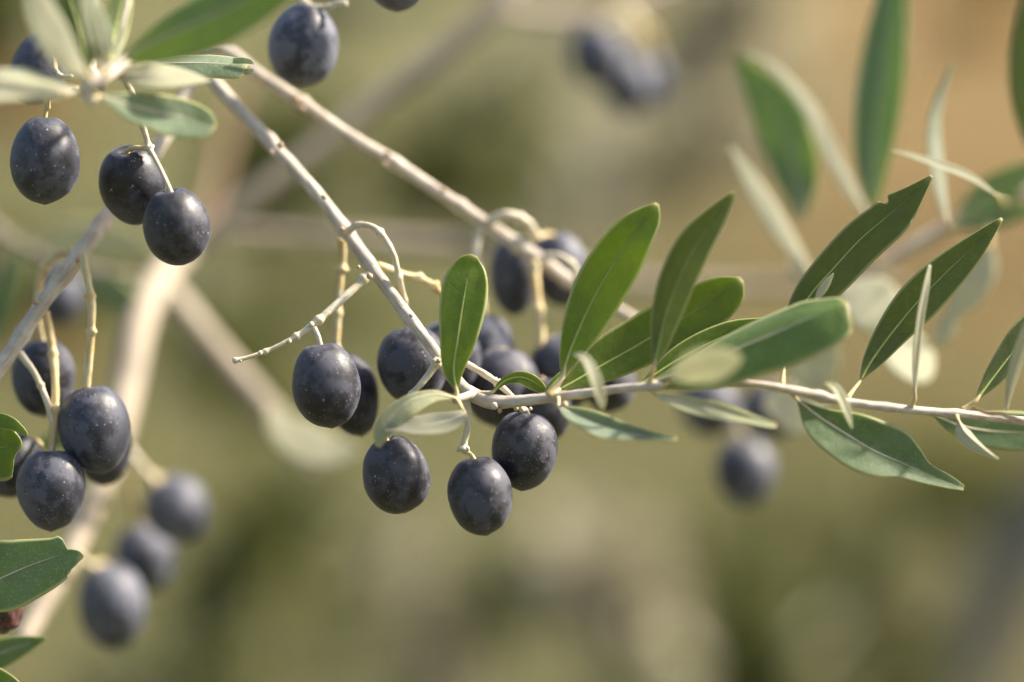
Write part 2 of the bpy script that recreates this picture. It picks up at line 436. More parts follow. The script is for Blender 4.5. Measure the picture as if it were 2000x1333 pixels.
def grove_tree(x, y, h, label, seed, mat='green', lean=0.0):
    rs = np.random.RandomState(seed); root = thing('olive_tree', (x, y, -0.05), label, 'tree', 'olive trees of the grove behind')
    base = Vector((x, y, -0.05)); top = base + Vector((lean, 0.1, h * 0.42))
    rows = crom([tuple(base), tuple(base.lerp(top, .5) + Vector((0.06, 0, 0))), tuple(top)], 24)
    V, F, U = tube_geo(rows, np.linspace(.17, .10, 24), 16, 0.22, seed=seed)
    link('trunk', mesh_from(V, F, base, uvs=U), TRUNKM, root)
    ends = []
    for k in range(6):
        a = k * 1.05 + rs.uniform(-.3, .3); e = top + Vector((math.cos(a) * h * .3, math.sin(a) * h * .3, h * rs.uniform(.2, .42)))
        rows = crom([tuple(top - Vector((0, 0, .08))), tuple(top.lerp(e, .5) + Vector((0, 0, -.06))), tuple(e)], 16)
        V, F, U = tube_geo(rows, np.linspace(.06, .018, 16), 10, 0.15, seed=k)
        link('limb', mesh_from(V, F, base, uvs=U), TRUNKM, root); ends.append((top, e))
    V = []; F = []
    for k in range(110):
        a, e = ends[rs.randint(0, 6)]; c = a.lerp(e, rs.uniform(.45, 1.25)) + rvec(rs) * h * .13 * rs.rand()
        for j in range(38):
            p = c + rvec(rs) * 0.22 * rs.rand() ** .5
            far_leaf(V, F, p, rvec(rs) + Vector((0, 0, .3)), rvec(rs), .055, .009)
    f = link('crown', mesh_from(V, F, base, smooth=False), BGL[mat], root)

ground(); dry_grass()
grove_tree(-2.9, 9.5, 3.4, 'olive tree left behind the fruiting branches, blurred', 11)
grove_tree(0.2, 13.5, 3.6, 'olive tree middle of the far grove, blurred', 12, 'grey')
grove_tree(5.2, 15.0, 3.6, 'olive tree at far right of the grove, blurred', 13)

# ------------------------------------------------------------------ the tree trunk beside and the far foliage
# a grey trunk that leans into the bottom right corner
tr = thing('leaning_tree', at(1830, 3600, 1500), 'grey leaning olive trunk blurred in the bottom right corner', 'tree')
rows = []
for (x, y, dz, r) in ((1500, 3900, 1500, 150), (1640, 2300, 1500, 110), (1850, 1400, 1480, 78), (2030, 1050, 1450, 66), (2240, 700, 1420, 60), (2300, -400, 1400, 50)):
    p = at(x, y, dz); rows.append((p.x, p.y, p.z, r * pxm(dz)))
rows = crom(rows, 70)
V, F, U = tube_geo(rows[:, :3], rows[:, 3], 22, 0.14)
link('trunk', mesh_from(V, F, origin(tr), uvs=U), TRUNKM, tr)

# blurred leafy branches behind: where they hang and how pale they are
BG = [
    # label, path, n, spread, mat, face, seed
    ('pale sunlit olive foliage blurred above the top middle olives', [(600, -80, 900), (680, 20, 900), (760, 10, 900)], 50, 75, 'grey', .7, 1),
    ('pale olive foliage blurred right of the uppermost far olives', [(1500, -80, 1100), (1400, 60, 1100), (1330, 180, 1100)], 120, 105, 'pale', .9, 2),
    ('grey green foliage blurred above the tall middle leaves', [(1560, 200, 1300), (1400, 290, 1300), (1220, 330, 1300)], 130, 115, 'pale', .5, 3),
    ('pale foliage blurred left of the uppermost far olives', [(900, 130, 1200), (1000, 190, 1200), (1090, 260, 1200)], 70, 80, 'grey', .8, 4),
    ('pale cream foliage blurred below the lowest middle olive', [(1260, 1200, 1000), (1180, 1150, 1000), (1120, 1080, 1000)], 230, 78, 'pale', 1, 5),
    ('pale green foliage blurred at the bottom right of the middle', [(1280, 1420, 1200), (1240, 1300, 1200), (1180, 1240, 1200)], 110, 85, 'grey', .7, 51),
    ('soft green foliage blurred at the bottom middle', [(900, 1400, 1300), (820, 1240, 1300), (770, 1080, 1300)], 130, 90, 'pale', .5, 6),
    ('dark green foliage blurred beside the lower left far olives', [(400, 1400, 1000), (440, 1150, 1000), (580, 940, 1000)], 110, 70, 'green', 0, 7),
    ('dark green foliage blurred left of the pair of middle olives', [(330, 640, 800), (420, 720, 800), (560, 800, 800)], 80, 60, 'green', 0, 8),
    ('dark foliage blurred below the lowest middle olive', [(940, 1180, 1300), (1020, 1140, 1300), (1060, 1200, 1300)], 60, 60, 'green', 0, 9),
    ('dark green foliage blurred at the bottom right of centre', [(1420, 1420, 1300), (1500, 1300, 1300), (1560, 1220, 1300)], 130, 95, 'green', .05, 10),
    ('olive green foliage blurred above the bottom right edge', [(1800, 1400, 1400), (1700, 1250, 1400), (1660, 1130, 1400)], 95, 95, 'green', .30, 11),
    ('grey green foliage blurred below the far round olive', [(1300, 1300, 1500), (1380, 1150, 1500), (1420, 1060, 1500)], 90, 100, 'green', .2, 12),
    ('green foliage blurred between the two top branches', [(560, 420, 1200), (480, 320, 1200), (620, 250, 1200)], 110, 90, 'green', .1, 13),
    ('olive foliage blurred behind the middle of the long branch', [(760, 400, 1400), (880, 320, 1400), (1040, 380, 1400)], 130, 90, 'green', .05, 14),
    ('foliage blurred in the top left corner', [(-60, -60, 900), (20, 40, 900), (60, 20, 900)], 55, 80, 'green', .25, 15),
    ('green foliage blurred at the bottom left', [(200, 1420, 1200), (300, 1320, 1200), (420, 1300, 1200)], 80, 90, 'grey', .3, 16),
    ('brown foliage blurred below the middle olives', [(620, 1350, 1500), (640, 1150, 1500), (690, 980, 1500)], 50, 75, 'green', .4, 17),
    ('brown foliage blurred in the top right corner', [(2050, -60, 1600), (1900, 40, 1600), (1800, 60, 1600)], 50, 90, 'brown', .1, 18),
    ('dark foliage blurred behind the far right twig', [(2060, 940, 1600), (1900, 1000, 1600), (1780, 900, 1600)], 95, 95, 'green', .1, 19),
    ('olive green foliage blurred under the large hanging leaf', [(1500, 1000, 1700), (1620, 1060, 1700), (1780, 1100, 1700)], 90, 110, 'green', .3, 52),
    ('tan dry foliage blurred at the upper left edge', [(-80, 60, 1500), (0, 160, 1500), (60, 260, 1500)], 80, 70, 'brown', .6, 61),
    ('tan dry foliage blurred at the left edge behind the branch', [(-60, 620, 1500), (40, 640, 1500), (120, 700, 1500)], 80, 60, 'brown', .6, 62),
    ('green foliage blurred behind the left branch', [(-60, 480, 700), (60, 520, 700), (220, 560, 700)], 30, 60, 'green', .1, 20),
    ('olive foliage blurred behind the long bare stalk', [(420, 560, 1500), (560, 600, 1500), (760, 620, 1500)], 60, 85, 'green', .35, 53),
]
for (lab, path, n, sp, mt, fc, sd) in BG: leafy_branch(lab, path, n, sp, mt, fc, seed=sd)

# blurred bare limbs behind the fruit
def limb(label, pts, mat=LIMB, children=(), name='bare_limb', group='bare limbs out of focus behind the fruit'):
    root = thing(name, at(*pts[0][:3]), label, 'limb', group)
    wtube('wood', pts, mat, root, 18, 0.06)
    for c in children: wtube('side_branch', c, mat, root, 14, 0.06)
    return root
limb('thick cream limb blurred behind the left cluster of olives',
     [(395, 455, 250, 20), (360, 490, 210, 20), (312, 545, 180, 27), (272, 630, 160, 31), (247, 760, 145, 31), (215, 900, 125, 26), (140, 1075, 105, 24), (40, 1260, 80, 20)],
     children=([(320, 560, 190, 26), (400, 660, 190, 27), (500, 775, 190, 24), (575, 860, 185, 20), (620, 905, 182, 9)],))
limb('thin reddish twig strongly blurred between the two left branches', [(470, 150, 420, 8), (445, 260, 380, 9), (425, 350, 340, 10), (395, 450, 255, 13)], REDL)
limb('greyish limb strongly blurred, rising diagonally to the top middle', [(385, 480, 215, 17), (480, 395, 215, 19), (700, 225, 225, 21), (940, 40, 235, 23), (1010, -40, 240, 23)], LIMB)
limb('thin greyish limb blurred, crossing behind the middle leaves',
     [(415, 452, 240, 11), (560, 462, 245, 17), (760, 474, 250, 20), (960, 492, 250, 19), (1250, 555, 250, 17), (1560, 560, 250, 14), (1760, 560, 250, 12)], LIMB)
limb('thin brown limb blurred along the top middle edge', [(960, 20, 245, 14), (1080, 34, 260, 15), (1200, 20, 275, 15), (1320, -30, 290, 14)], LIMB)

# ------------------------------------------------------------------ leaves
def leaf(parent, pts, hw=30, roll=0, fold=0, curl=0, face='u', kind='fresh', pet=None, wave=0.03, label=None,
         tw=None, rib=True, pr=3.5, blunt=0.0, nv=44, nu=14, droop=0):
    """pts: (px, py, dz) or (px, py, dz, left_px, right_px) from base to tip.  left/right as seen travelling to the tip"""
    rows = []; own = len(pts[0]) == 5
    for p in pts:
        w3 = at(*p[:3]); s = pxm(p[2])
        rows.append((w3.x, w3.y, w3.z) + ((p[3] * s, p[4] * s) if own else (hw * s, hw * s)))
    rows = crom(rows, nv)
    seed = random.uniform(0, 90)
    t = np.linspace(0, 1, nv)
    if not own:
        prof = np.sin(math.pi * np.clip(t, 0, 1) ** (0.82 + blunt * 0.5)) ** (0.85 - blunt * 0.35)
        prof = np.maximum(prof, 0.03); prof[-1] = 0.03
        rows[:, 3] *= prof; rows[:, 4] *= prof
    r0 = roll if isinstance(roll, (list, tuple)) else (roll, roll)
    rl = np.interp(t, np.linspace(0, 1, len(r0)), r0)
    P = rows[:, :3]; T = np.gradient(P, axis=0)
    th = 0.00017; V = []; UV = []
    O = origin(parent)
    frames = []
    for i in range(nv):
        T_ = Vector(T[i]).normalized(); tocam = (CAM - Vector(P[i])).normalized()
        N0 = tocam - T_ * tocam.dot(T_)
        if N0.length < 0.05: N0 = UP - T_ * UP.dot(T_)
        N0.normalize(); S0 = T_.cross(N0)          # S0 points right of travel as the camera sees it
        a = R(rl[i]); N = N0 * math.cos(a) + S0 * math.sin(a); S = T_.cross(N)
        frames.append((Vector(P[i]), T_, N, S))
    def surf(i, u, off):
        p, T_, N, S = frames[i]
        wd = rows[i, 4] if u > 0 else rows[i, 3]
        au = abs(u); ca = R(fold)
        q = p + S * (u * wd * math.cos(ca)) + N * (au * wd * math.sin(ca)) + N * (curl * wd * au * au)
        wv = noise.noise(Vector((i / nv * 5 + seed, u * 1.3, seed))) * wave * (rows[i, 3] + rows[i, 4]) * 1.5 * au
        wv += math.sin(i / nv * 23 + seed + (2 if u > 0 else 0)) * wave * 0.25 * wd * au ** 2
        q = q + N * wv
        if au > 0.999: q = q - N * (0.0 * wd)
        return q + N * off
    us = np.linspace(-1, 1, nu + 1)
    sgn = 1 if face == 'u' else -1
    for sgn2 in (1, -1):                            # camera-side sheet, then the far sheet
        for i in range(nv):
            for j, u in enumerate(us):
                ed = th * (1 - 0.5 * abs(u) ** 6)
                V.append(surf(i, u, sgn2 * ed)); UV.append((j / nu, i / (nv - 1)))
    F = []; MI = []; M = (nu + 1) * nv
    for i in range(nv - 1):
        for j in range(nu):
            a, b_, c, d = i * (nu + 1) + j, i * (nu + 1) + j + 1, (i + 1) * (nu + 1) + j + 1, (i + 1) * (nu + 1) + j
            F.append((a, b_, c, d)); MI.append(0 if sgn > 0 else 1)
            F.append((M + d, M + c, M + b_, M + a)); MI.append(1 if sgn > 0 else 0)
    for i in range(nv - 1):
        a, d = i * (nu + 1), (i + 1) * (nu + 1); F.append((a, d, M + d, M + a)); MI.append(2)
        a, d = a + nu, d + nu; F.append((M + a, M + d, d, a)); MI.append(2)
    for i, fl in ((0, 1), (nv - 1, 0)):
        for j in range(nu):
            a, b_ = i * (nu + 1) + j, i * (nu + 1) + j + 1
            F.append((a, M + a, M + b_, b_) if fl else (b_, M + b_, M + a, a)); MI.append(2)
    o = link('leaf', mesh_from(V, F, O, uvs=UV, mi=MI), LEAF[kind], parent)
    if label: o['label'] = label
    if rib:
        k = int(nv * 0.93); rr = np.linspace(0.00042, 0.00016, k)
        V, F, U = tube_geo(P[:k], rr, 8, 0.0, cap=True)
        link('midrib', mesh_from(V, F, O, uvs=U), RIB if kind in ('fresh', 'dark') else STALKP, o)
    if pet:
        p0 = at(*pet); p1 = Vector(P[0]); p2 = Vector(P[3])
        rw = crom([tuple(p0) + (pr * 1.5 * pxm(pet[2]),), tuple(p0.lerp(p1, .5)) + (pr * pxm(pet[2]),), tuple(p1) + (pr * .9 * pxm(pet[2]),), tuple(p2) + (pr * .5 * pxm(pet[2]),)], 16)
        V, F, U = tube_geo(rw[:, :3], rw[:, 3], 10, 0.05)
        link('petiole', mesh_from(V, F, O, uvs=U), STALK, o)
    return o

def scar(parent, x, y, dz, r=7, mat=None, name='leaf_scar'):
    """a small raised bud scar on a twig"""
    c = at(x, y, dz); s = r * .8 * pxm(dz); V = []; F = []
    sd = random.uniform(0, 99)
    for i in range(7):
        th = math.pi * i / 6
        for k in range(10):
            ph = 2 * math.pi * k / 10
            d = Vector((math.sin(th) * math.cos(ph), math.sin(th) * math.sin(ph), math.cos(th)))
            V.append(c + d * s * (1 + 0.35 * noise.noise(d * 1.7 + Vector((sd, 0, 0)))))
    for i in range(6):
        for k in range(10):
            F.append((i * 10 + k, (i + 1) * 10 + k, (i + 1) * 10 + (k + 1) % 10, i * 10 + (k + 1) % 10))
    return link(name, mesh_from(V, F, origin(parent)), mat or SCAR, parent)

# ---- the main fruiting branch, from the upper left to the right edge
A = thing('olive_branch', at(395, 120, 45), 'long pale olive branch in focus running from upper left to the right edge', 'branch', 'pale fruiting olive branches')
wtube('branch_wood', [(395, 118, 48, 12), (425, 168, 42, 13), (540, 292, 32, 13), (620, 380, 24, 13), (680, 458, 18, 13), (735, 535, 12, 12), (800, 622, 6, 11.5), (852, 690, 2, 11),
      (892, 745, 0, 12), (925, 772, -2, 14), (970, 786, -4, 12.5), (1060, 779, -8, 10.5), (1150, 768, -12, 9), (1240, 757, -16, 8.5), (1350, 752, -18, 8), (1460, 750, -18, 7.5),
      (1560, 765, -16, 9), (1650, 785, -12, 8.5), (1780, 801, -8, 8.5), (1900, 812, -4, 9), (2020, 826, 0, 9), (2140, 840, 3, 9)],
      BARK, A, 18, 0.10, nodes=((.0, 0.14, .02), (.115, 0.21, .008), (.235, 0.20, .008), (.275, 0.14, .008), (.34, 0.15, .008), (.405, 0.17, .010), (.455, 0.17, .010), (.535, 0.10, .006), (.60, 0.21, .008), (.745, 0.24, .008), (.805, 0.14, .006), (.87, 0.24, .008), (.945, 0.24, .008)), n=300)
def stalk(parent, pts, mat=STALK, nodes=((.5, .35, .03),), label=None, bump=0.16):
    pts = [(x, y, d, r * .9) for (x, y, d, r) in pts]; nodes = tuple((t, k * 1.25, w_ * .8) for (t, k, w_) in nodes)
    return wtube('fruit_stalk', pts, mat, parent, 12, bump, nodes=nodes, n=max(30, len(pts) * 12), label=label)
stalk(A, [(676, 455, 14, 9), (700, 440, 10, 7.5), (735, 448, 8, 7), (765, 490, 8, 7), (780, 545, 10, 6.5), (792, 600, 14, 6), (797, 645, 14, 6)], STALKP, ((.3, .4, .02), (.62, .4, .03), (.8, .3, .02)))
stalk(A, [(668, 468, 24, 9), (668, 510, 26, 9), (663, 560, 26, 8), (660, 610, 26, 8), (655, 668, 26, 10)], STALK, ((.3, .35, .04), (.72, .3, .04)))
stalk(A, [(722, 536, 8, 9), (665, 588, 4, 9), (607, 638, 0, 7.5), (560, 668, -2, 5.5), (505, 692, -3, 4.5), (455, 706, -4, 4.5)], STALKP,
      ((.05, .3, .03), (.43, .45, .025), (.6, .5, .02), (.80, .45, .02), (.985, .35, .02)), label='long bare stalk tip pointing left with small scars', bump=0.15)
stalk(A, [(738, 518, 14, 9), (785, 535, 18, 8), (825, 547, 20, 8.5), (860, 572, 22, 8), (885, 620, 26, 7)], STALK, ((.45, .4, .04), (.62, .5, .03)))
stalk(A, [(858, 702, -2, 9), (835, 735, -3, 7.5), (802, 775, -3, 7), (768, 830, 2, 6), (754, 862, 4, 6)], STALKP, ((.05, .3, .04), (.42, .4, .03)))
stalk(A, [(912, 778, -2, 8), (914, 830, -3, 7), (908, 862, -3, 7), (905, 882, -3, 8)], STALKP, ((.95, .7, .06),), bump=0.2)
stalk(A, [(880, 695, 8, 6), (915, 713, 6, 7), (965, 744, 2, 7.5), (1000, 775, 0, 6), (1018, 799, 2, 5)], STALKP, ((.62, .45, .03), (.95, .5, .04)))
wtube('side_shoot', [(925, 770, -3, 9), (905, 776, -6, 8), (886, 783, -8, 7)], BARK, A, 12, 0.12)
for (x, y, dz, r) in ((548, 284, 22, 8), (530, 298, 26, 7), (633, 385, 16, 7), (668, 448, 12, 6), (722, 540, 4, 8), (803, 617, -4, 5), (857, 705, -4, 6), (965, 793, -6, 10), (976, 803, -6, 6), (700, 522, 4, 5)):
    scar(A, x, y, dz, r, BARK if r > 8 else SCAR)
for (x, y, dz, r) in ((895, 880, -3, 5), (913, 876, -4, 5), (1008, 798, -2, 6), (1020, 800, -4, 6), (1036, 799, -2, 5), (968, 742, 2, 6), (608, 634, -1, 7), (565, 667, -3, 6), (508, 690, -4, 6), (470, 705, -4, 4)):
    scar(A, x, y, dz, r, STALKP, 'knob')
scar(A, 1103, 790, -14, 8, STALK, 'bud')

# leaves of the main branch (base to tip)
leaf(A, [(892, 768, -8, 2, 2), (886, 720, -8, 22, 22), (894, 660, -8, 36, 38), (903, 600, -7, 46, 46), (912, 550, -6, 45, 42), (920, 515, -5, 29, 26), (927, 499, -5, 5, 5)], kind='fresh', pet=(890, 782, -8), fold=-6, curl=.10, label='upright bright green leaf in sharp focus', pr=5)
leaf(A, [(1098, 738, -10, 2, 2), (1108, 700, -10, 17, 22), (1132, 640, -10, 36, 42), (1165, 572, -10, 49, 53), (1204, 508, -11, 50, 52), (1240, 455, -12, 40, 40), (1268, 420, -12, 22, 26), (1284, 398, -12, 4, 4)], kind='fresh', pet=(1070, 772, -11), fold=4, curl=.08, roll=(8, -6), label='largest bright green leaf, pointing up right', pr=5.5)
leaf(A, [(1276, 722, -20, 2, 2), (1286, 680, -20, 14, 18), (1300, 620, -20, 28, 31), (1325, 550, -21, 38, 36), (1360, 480, -22, 38, 34), (1400, 425, -23, 25, 21), (1434, 376, -24, 4, 4)], kind='dark', pet=(1268, 752, -17), fold=10, curl=.12, roll=-12, pr=4.5)
leaf(A, [(1092, 762, 4, 2, 2), (1140, 735, 6, 28, 24), (1190, 706, 8, 50, 38), (1250, 672, 10, 54, 46), (1315, 632, 11, 52, 50), (1375, 597, 11, 47, 52), (1425, 565, 11, 30, 38), (1448, 545, 11, 5, 6)], kind='fresh', pet=(1070, 776, -8), fold=5, curl=.06, label='broad green leaf with pale uneven edge behind the upright leaves', wave=.05, pr=5)
leaf(A, [(1250, 752, -6, 2, 2), (1330, 700, -4, 26, 22), (1420, 655, -2, 26, 26), (1500, 632, -1, 12, 12), (1540, 622, 0, 2, 2)], kind='fresh', pet=(1238, 757, -14))
leaf(A, [(1265, 750, -16, 4, 4), (1340, 722, -20, 32, 45), (1420, 690, -23, 56, 65), (1500, 657, -25, 67, 73), (1580, 622, -27, 59, 75), (1630, 602, -27, 37, 65), (1650, 596, -27, 26, 51), (1657, 594, -27, 11, 13)], kind='glossy', pet=(1245, 757, -17), fold=-10, curl=-.15, roll=-38, label='large rounded green leaf out of focus with notched tip, pointing right', wave=.03)
leaf(A, [(1312, 742, -58), (1350, 724, -61), (1400, 709, -64), (1448, 698, -66)], hw=41, face='l', kind='pale', roll=28, curl=.0, blunt=.6, pet=(1300, 752, -20), label='small pale leaf underside facing the camera')
leaf(A, [(1120, 692, -30), (1142, 702, -34), (1160, 740, -36), (1172, 780, -34), (1176, 802, -30)], hw=14, face='l', kind='pale', roll=-35, fold=20, blunt=.5, rib=False, label='small curled pale leaf bent like a hook')
leaf(A, [(962, 766, -4, 2, 2), (985, 745, -4, 8, 8), (1015, 737, -4, 12, 13), (1045, 748, -3, 12, 16), (1075, 775, -2, 3, 3)], kind='fresh', pet=(930, 768, -3), fold=8, label='small arched green leaf over the twig', wave=.02)
leaf(A, [(1060, 778, -6, 2, 2), (1076, 755, -6, 7, 7), (1098, 733, -5, 8, 9), (1118, 716, -4, 2, 2)], kind='fresh', fold=6)
leaf(A, [(1092, 795, -14, 3, 3), (1130, 815, -18, 19, 35), (1180, 835, -20, 24, 51), (1235, 848, -22, 16, 32), (1290, 855, -24, 7, 12), (1322, 858, -24, 5, 9)], kind='frosted', roll=-38, fold=28, pet=(1090, 778, -11), label='folded grey green leaf hanging below the twig with a blunt tip')
leaf(A, [(1282, 772, -18, 3, 3), (1340, 790, -24, 16, 31), (1400, 805, -26, 21, 34), (1460, 820, -28, 13, 18), (1500, 830, -28, 9, 12), (1516, 833, -28, 6, 8)], kind='pale', face='u', roll=-40, fold=26, pet=(1270, 762, -16))
leaf(A, [(1533, 700, -4, 2, 2), (1548, 640, -2, 20, 26), (1580, 580, 0, 32, 42), (1630, 522, 0, 38, 48), (1680, 468, 0, 38, 50), (1722, 432, 0, 35, 48), (1737, 419, 0, 33, 46), (1742, 415, 0, 22, 45), (1749, 409, 0, 21, 43), (1754, 404, 0, 30, 40), (1768, 392, 0, 25, 34), (1792, 370, 0, 14, 20), (1820, 344, 0, 3, 3)], kind='dark', pet=(1528, 752, -14), fold=6, label='dark green leaf with a bite near its tip', wave=.02, nv=90)
leaf(A, [(1680, 744, -4, 2, 2), (1702, 705, -2, 18, 20), (1742, 650, 0, 34, 32), (1790, 592, 0, 42, 42), (1840, 540, 0, 38, 40), (1890, 492, 0, 26, 30), (1930, 453, 0, 13, 15), (1957, 427, 0, 3, 3)], kind='dark', pet=(1655, 778, -11), fold=7, roll=6, label='dark green pointed leaf near the right edge')
leaf(A, [(1786, 778, -10, 3, 3), (1788, 700, -14, 10, 8), (1797, 620, -16, 12, 9), (1808, 560, -16, 9, 7), (1816, 518, -14, 3, 3)], face='l', kind='pale', roll=38, fold=18, pet=(1778, 800, -8), label='narrow upright leaf seen edge on, pale side left', pr=5)
leaf(A, [(1592, 588, -8), (1608, 562, -8), (1628, 534, -8)], hw=9, face='l', kind='pale', roll=20, fold=10, rib=False)
leaf(A, [(1612, 748, -22), (1632, 762, -24), (1650, 800, -24), (1664, 838, -22)], hw=12, face='l', kind='pale', roll=-40, fold=25, rib=False, label='tiny curled pale leaf below the twig')
leaf(A, [(1558, 782, -14, 2, 2), (1600, 815, -14, 21, 46), (1655, 850, -12, 49, 61), (1705, 880, -10, 61, 57), (1750, 900, -8, 61, 38), (1785, 915, -7, 40, 29), (1810, 926, -6, 22, 24), (1850, 942, -5, 15, 15), (1882, 954, -4, 6, 6)], kind='felt', roll=(-10, -24), fold=14, pet=(1545, 768, -15), label='large grey green leaf hanging below the twig with a notched edge and drawn out tip', nv=60)
leaf(A, [(1905, 784, -4, 2, 2), (1932, 748, -2, 16, 16), (1965, 705, 0, 26, 26), (2005, 655, 2, 32, 32), (2050, 605, 4, 22, 22), (2080, 575, 4, 3, 3)], kind='dark', pet=(1880, 802, -4), fold=6, pr=5)
leaf(A, [(1966, 800, -14, 2, 2), (1975, 745, -16, 12, 10), (1992, 690, -18, 18, 12), (2010, 640, -20, 16, 12), (2030, 590, -20, 3, 3)], face='l', kind='pale', roll=25, fold=12)
leaf(A, [(1820, 808, 12, 2, 2), (1870, 830, 14, 22, 22), (1930, 842, 16, 38, 32), (2000, 845, 18, 40, 36), (2080, 845, 20, 20, 20), (2110, 845, 20, 3, 3)], kind='felt', pet=(1800, 802, -2), fold=5)
leaf(A, [(1872, 822, -10, 3, 3), (1885, 845, -12, 16, 20), (1910, 868, -13, 9, 16), (1932, 885, -14, 5, 7), (1950, 896, -14, 2, 2)], face='l', kind='pale', roll=-30, fold=-25, pet=(1868, 812, -6), label='small folded pale leaf with a torn point below the twig')
leaf(A, [(1900, 795, -12, 2, 4), (1930, 806, -13, 5, 6), (1960, 808, -14, 4, 8), (1990, 820, -14, 6, 7), (2020, 824, -14, 3, 3)], kind='dry', roll=20, fold=35, wave=.35, rib=False, label='dry curled shred of leaf on the twig')
leaf(A, [(888, 778, -12, 3, 3), (850, 771, -14, 16, 9), (805, 781, -16, 30, 12), (770, 808, -17, 30, 18), (750, 840, -18, 21, 21), (738, 874, -18, 5, 5)], kind='pale', face='u', roll=22, fold=10, pet=(892, 782, -8), wave=.02, label='pale green leaf arching down left over an olive')
leaf(A, [(908, 808, -14, 10, 10), (870, 824, -18, 29, 25), (825, 832, -20, 26, 25), (785, 832, -19, 19, 19), (750, 838, -18, 6, 6)], kind='pale', face='l', roll=40, curl=.1, wave=.02, pet=(895, 785, -10), label='creamy leaf underside lying across the arching leaf')

# ---- the second branch, behind
B = thing('olive_branch', at(395, 105, 60), 'olive branch slightly out of focus running down right behind the main one', 'branch', 'pale fruiting olive branches')
wtube('branch_wood', [(370, 125, 58, 12), (405, 100, 56, 12), (440, 98, 54, 12), (500, 142, 50, 12), (585, 200, 46, 13.5), (680, 265, 44, 12.5), (760, 312, 44, 13), (860, 378, 46, 12.5), (950, 438, 50, 13), (1050, 505, 54, 14), (1120, 556, 56, 12), (1200, 600, 58, 10), (1260, 636, 60, 9), (1340, 680, 62, 7)],
      BARK, B, 18, 0.09, nodes=((.10, 0.14, .012), (.24, 0.21, .010), (.42, 0.21, .010), (.55, 0.20, .010), (.67, 0.20, .012), (.77, 0.14, .012), (.85, 0.17, .01)), n=160)
stalk(B, [(945, 438, 50, 10), (932, 465, 48, 9), (929, 510, 46, 9), (938, 560, 44, 8), (945, 610, 44, 7)], STALKP)
stalk(B, [(955, 434, 48, 11), (990, 420, 46, 11), (1025, 432, 48, 11), (1048, 462, 54, 10)], STALKP)
stalk(B, [(1042, 512, 52, 12), (1048, 570, 50, 10), (1056, 640, 48, 10), (1058, 700, 46, 10)], STALK)
stalk(B, [(1062, 502, 50, 9), (1095, 503, 46, 9), (1122, 525, 46, 9), (1130, 570, 50, 8)], STALKP)
for (x, y, dz, r) in ((580, 195, 40, 9), (590, 212, 40, 8), (757, 300, 38, 8), (866, 372, 40, 7), (752, 322, 38, 6)): scar(B, x, y, dz, r)

# ---- the third branch, down to the left edge
C_ = thing('olive_branch', at(385, 150, 60), 'olive branch running from the upper left leaves down to the left edge', 'branch', 'pale fruiting olive branches')
wtube('branch_wood', [(398, 130, 56, 13), (365, 180, 52, 13), (322, 268, 44, 13), (262, 355, 36, 14), (212, 420, 28, 15), (160, 492, 20, 17), (85, 590, 16, 15.5), (20, 690, 12, 15), (-60, 800, 8, 15), (-120, 880, 8, 15)],
      BARK, C_, 18, 0.09, nodes=((.12, 0.14, .02), (.44, 0.20, .014), (.58, 0.21, .014), (.72, 0.17, .014)), n=130)
stalk(C_, [(140, 492, 26, 9), (108, 500, 30, 9), (82, 535, 32, 9), (74, 590, 32, 8.5), (76, 640, 32, 8), (82, 672, 34, 8)], STALK, ((.35, .3, .04), (.7, .3, .04)))
stalk(C_, [(160, 500, 14, 10), (170, 545, 12, 9), (178, 590, 10, 9), (178, 650, 10, 8.5), (168, 758, 12, 10)], STALK, ((.32, .35, .03), (.58, .35, .03)))
stalk(C_, [(88, 610, 20, 10), (102, 680, 18, 9), (108, 750, 14, 8.5), (106, 820, 12, 9), (100, 880, 12, 8)], STALK, ((.3, .3, .03), (.72, .5, .03)))
stalk(C_, [(38, 690, 14, 9), (68, 730, 12, 7), (90, 780, 11, 7), (104, 828, 12, 8)], STALKP)
for (x, y, dz, r) in ((152, 508, 8, 7), (70, 590, 4, 8), (218, 402, 20, 7)): scar(C_, x, y, dz, r)

# ---- near twig with a rosette of leaves in the upper left
D = thing('leafy_shoot', at(185, 160, -45), 'leafy olive shoot close to the camera, blurred in the upper left corner', 'shoot')
wtube('twig_wood', [(400, 70, 60, 9), (330, 75, 20, 9), (265, 105, -25, 10), (215, 142, -38, 11), (185, 162, -50, 13), (165, 180, -50, 12), (185, 205, -50, 8)], BARK, D, 16, 0.12, nodes=((.8, .3, .05),))
wtube('side_shoot', [(200, 170, -20, 9), (180, 140, -12, 10), (178, 120, -10, 10)], BARK, D, 12, 0.15)
leaf(D, [(170, 150, -53), (130, 110, -60), (88, 40, -66), (50, -60, -71)], hw=36, face='l', kind='pale', roll=22, blunt=.3, pet=(185, 165, -50))
leaf(D, [(172, 135, -37), (155, 60, -35), (130, -30, -32), (110, -150, -27)], hw=55, kind='dark', blunt=.3, pet=(185, 160, -48))
leaf(D, [(196, 140, -45), (184, 80, -48), (170, 10, -50), (160, -100, -53)], hw=20, face='l', kind='pale', roll=40, pet=(190, 160, -50))
leaf(D, [(205, 135, -43), (200, 85, -48), (182, 20, -53), (165, -50, -55)], hw=24, face='l', kind='felt', roll=30, pet=(200, 150, -47))
leaf(D, [(215, 120, -37), (225, 60, -30), (240, -10, -26), (250, -80, -22)], hw=26, kind='dark', roll=10)
leaf(D, [(238, 114, -45), (320, 74, -54), (430, 24, -63), (540, -34, -69), (640, -114, -73)], hw=66, kind='glossy', fold=-10, roll=-32, blunt=.3, pet=(205, 146, -48), label='broad green leaf blurred along the top edge')
